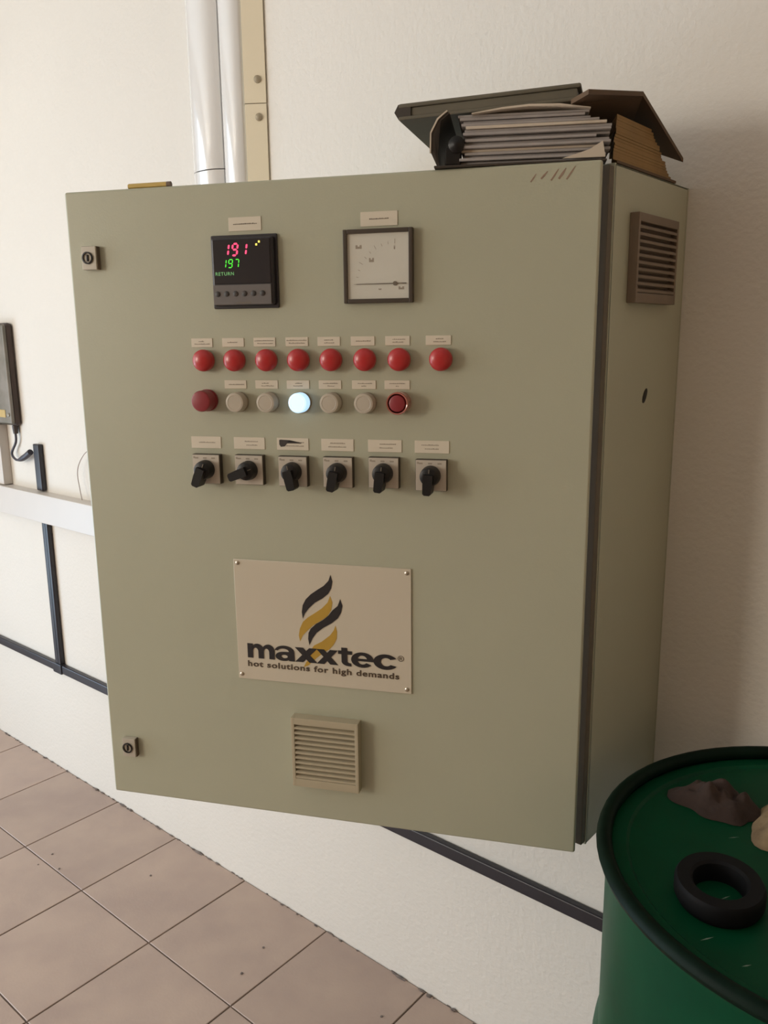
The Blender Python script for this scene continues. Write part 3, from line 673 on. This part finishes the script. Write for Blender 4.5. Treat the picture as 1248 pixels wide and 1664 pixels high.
b = NB(); rng(b, -2.672, -2.616, -0.022, -0.001, ZR-0.018, ZR+0.018, 0.003); obj('tee_joint', b, 'conduit', cr)
tr = empty('cable_trunking', T(-2.7, 0, 1.0)); tag(tr, 'white horizontal cable trunking on the wall left of the cabinet', 'trunking')
b = NB(); rng(b, -4.0, -1.46, -0.045, 0.0, 0.9535, 1.047, 0.002); obj('channel', b, 'trunk', tr)
b = NB(); rng(b, -4.0, -1.46, -0.051, -0.0445, 0.9525, 1.050, 0.003); obj('cover', b, 'trunk', tr)
vt = obj('cable_trunking', (lambda b: (rng(b, -2.925, -2.872, -0.032, 0.0, 1.05, 1.262, 0.002), b)[1])(NB()), 'trunk'); tag(vt, 'short upright white trunking between the grey box and the horizontal trunking', 'trunking')
jb = empty('junction_box', T(-2.9, 0, 1.26)); tag(jb, 'weathered grey junction box on the wall at the left edge', 'box')
b = NB(); rng(b, -3.05, -2.757, -0.024, 0, 1.262, 1.605, 0.012, seg=3); obj('housing', b, 'boxedge', jb)
b = NB(); rng(b, -3.045, -2.762, -0.034, -0.022, 1.267, 1.600, 0.010, seg=3); obj('cover', b, 'box', jb, label='blotchy grey cover of the box')
b = NB(); rng(b, -2.87, -2.80, -0.036, -0.033, 1.290, 1.316, 0.001); obj('tag_plate', b, 'yellow', jb, label='yellow tag near the bottom of the box')
b = NB(); lathe(b, [(0, 0), (0.006, 0), (0.006, 0.004), (0, 0.005)], 12, T(-2.778, -0.034, 1.300) @ OUT); obj('screw', b, 'steel', jb)
b = NB(); lathe(b, [(0, -0.02), (0.008, -0.02), (0.010, 0.0), (0.010, 0.008), (0, 0.008)], 14, T(-2.788, -0.012, 1.254)); obj('cable_gland', b, 'boxedge', jb)
b = NB(); tube(b, [(-2.788, -0.013, 1.236), (-2.790, -0.014, 1.205), (-2.823, -0.016, 1.165), (-2.800, -0.018, 1.146), (-2.765, -0.020, 1.146), (-2.715, -0.022, 1.162), (-2.678, -0.022, 1.180)], lambda t: 0.0042 if t < 0.62 else 0.0042+0.006*min(1, (t-0.62)/0.15), 10)
o = obj('cable', b, 'cable'); tag(o, 'dark cable curving from the grey box to the black conduit', 'cable')
b = NB(); tube(b, [(-2.290, -0.02, 1.225), (-2.3404, -0.02, 1.1997), (-2.3786, -0.02, 1.1636), (-2.3915, -0.02, 1.1292), (-2.3850, -0.02, 1.0850), (-2.3700, -0.024, 1.0515)], 0.0014, 6)
o = obj('wire', b, 'wire'); tag(o, 'thin loop of wire on the wall beside the door edge', 'wire')

# upright casing left of the cabinet: two glossy convex covers and a cream bolted side bar
rs = empty('riser_casing', T(-1.58, 0, 1.05)); tag(rs, 'glossy white upright casing with a cream bolted side bar, above the cabinet door', 'casing')
RZ1 = ZC
def cover(name, x0, x1, z0, z1, y0, bulge, m, label=None):
    b = NB(); n = 14; pts = []
    for k in range(n+1):
        u = k/n; pts.append((x0+(x1-x0)*u, y0-bulge*(1-(abs(2*u-1))**2.6)))
    a = [b.verts.new((x, y, z0)) for x, y in pts]; c = [b.verts.new((x, y, z1)) for x, y in pts]
    for k in range(n): b.faces.new((a[k], a[k+1], c[k+1], c[k]))
    q = [b.verts.new((pts[0][0], 0, z0)), b.verts.new((pts[-1][0], 0, z0)), b.verts.new((pts[0][0], 0, z1)), b.verts.new((pts[-1][0], 0, z1))]
    b.faces.new((q[0], q[2], c[0], a[0])) if True else None
    b.faces.new((a[-1], c[-1], q[3], q[1])); b.faces.new(a[::-1]+[q[0], q[1]]); b.faces.new(c+[q[3], q[2]])
    return obj(name, b, m, rs, angle=50, label=label)
cover('cover', -1.706, -1.5945, 1.931, RZ1, -0.033, 0.020, 'gloss', 'left glossy cover sheet')
cover('cover', -1.706, -1.5945, 1.05, 1.9285, -0.033, 0.020, 'gloss')
cover('corner_cover', -1.5905, -1.515, 1.05, RZ1, -0.032, 0.015, 'gloss')
b = NB(); rng(b, -1.700, -1.520, -0.028, 0, 1.05, RZ1); obj('back_channel', b, 'boxedge', rs)
SB = T(-1.4715, 0, 0) @ RZ(math.radians(36))          # side bar between casing and wall, its slant shaped to catch front light
for z0, z1 in ((1.05, 2.0545), (2.0560, RZ1)):
    b = NB(); rng(b, -0.052, -0.003, -0.0035, 0.001, z0, z1, 0.0008, SB); obj('side_bar', b, 'cream', rs, label='cream painted bar')
for z in (1.30, 2.0267, 2.1046, 2.75):
    b = NB(); lathe(b, [(0.0085, 0), (0.0085, 0.001), (0.0075, 0.003), (0.004, 0.0045), (0, 0.005)], 16, SB @ T(-0.021, -0.0035, z) @ OUT)
    obj('bolt', b, 'bolt', rs)

# ------------------------------------------------------------------ oil drum with things on its lid
DXc, DYc, DZ, RR = -0.1409, -0.3225, 0.915, 0.2995
DM = T(DXc, DYc, 0)
dr = empty('steel_drum', DM); tag(dr, 'green steel drum standing by the wall right of the cabinet', 'drum')
b = NB()
pf = [(0, 0.004), (0.27, 0.004), (0.284, 0.0), (0.292, 0.004), (0.292, 0.014), (0.286, 0.02)]
for zc in (0.31, 0.60): pf += [(0.286, zc-0.03), (0.291, zc-0.015), (0.2935, zc), (0.291, zc+0.015), (0.286, zc+0.03)]
pf += [(0.286, 0.885), (0.290, 0.893)]
lathe(b, pf, 72); obj('shell', b, 'green', dr, DM, angle=60)
b = NB(); lathe(b, [(0.286, 0.896), (0.280, 0.898), (0.262, 0.899), (0.258, 0.8955), (0, 0.8955)], 72); lid = obj('lid', b, 'green', dr, DM, angle=30)
b = NB(); n = 10
ring = [(0.2895+0.0100*math.cos(2*math.pi*k/n), 0.905+0.0100*math.sin(2*math.pi*k/n)) for k in range(n+1)]
lathe(b, ring, 72); obj('locking_ring', b, 'rim', dr, DM, angle=80, label='dark rim ring around the lid')
rr = random.Random(3)
M['scratch'] = mat('bare_scratch', (0.22, 0.28, 0.22), 0.5, var=0.2, vscale=80)
for k in range(26):
    a = rr.uniform(0, 6.28); r = rr.uniform(0.05, 0.25); x, y = r*math.cos(a), r*math.sin(a); l = rr.uniform(0.006, 0.02); wd = rr.uniform(0.0008, 0.002)
    th = math.radians(rr.uniform(40, 65)); d = Vector((math.cos(th), math.sin(th), 0)); nn = Vector((-d.y, d.x, 0))
    b = NB(); v = [b.verts.new(p) for p in (d*l/2, nn*wd/2, -d*l/2, -nn*wd/2)]; b.faces.new(v)
    obj('scratch', b, 'scratch', lid, DM @ T(x, y, 0.8958), smooth=False)
# black ring
RM = T(-0.252, -0.462, 0.8960) @ RZ(math.radians(20)) @ Matrix.Diagonal((1.0, 1.12, 1, 1))
b = NB(); pr = [(0.0285, 0.0), (0.0470, 0.0), (0.0500, 0.006), (0.0500, 0.020), (0.0470, 0.025), (0.0330, 0.025), (0.0300, 0.022), (0.0285, 0.0)]
lathe(b, pr, 40); o = obj('rubber_ring', b, 'rubber', None, RM); tag(o, 'thick black rubber ring lying on the green drum lid', 'ring')
def rag(name, cx, cy, z, rx, ry, h, m, seed, label):
    from mathutils import noise
    b = NB(); n, k = 40, 22; rnd = Vector((seed*3.1, seed*1.7, 0)); grid = []
    top = b.verts.new((cx, cy, z+h*0.8)); prev = None
    for j in range(1, k+1):
        ring = []
        for i in range(n):
            a = 2*math.pi*i/n; q = Vector((math.cos(a), math.sin(a), 0))
            edge = 1+0.35*noise.noise(q*1.6+rnd)
            r = j/k*edge
            x, y = r*rx*math.cos(a), r*ry*math.sin(a)
            f = 1-(j/k)**2.2
            hh = h*f*(0.55+0.8*abs(noise.noise(Vector((x*28, y*28, seed))))+0.35*noise.noise(Vector((x*70, y*70, seed+4))))
            ring.append(b.verts.new((cx+x, cy+y, z+max(0.0005, hh))))
        if prev is None:
            for i in range(n): b.faces.new((top, ring[i], ring[(i+1) % n]))
        else:
            for i in range(n): b.faces.new((prev[i], ring[i], ring[(i+1) % n], prev[(i+1) % n]))
        prev = ring
    bot = [b.verts.new((v.co.x, v.co.y, z)) for v in prev]
    for i in range(n): b.faces.new((prev[i], bot[i], bot[(i+1) % n], prev[(i+1) % n]))
    b.faces.new(bot[::-1])
    o = obj(name, b, m, angle=60); tag(o, label, 'rag'); return o
rag('rag', -0.322, -0.262, 0.8962, 0.058, 0.046, 0.034, 'rag', 2, 'dark brown crumpled rag at the back of the green drum lid')
rag('rag', -0.215, -0.270, 0.8962, 0.054, 0.066, 0.045, 'rag2', 5, 'dirty beige crumpled rag on the green drum lid at the right edge of the picture')
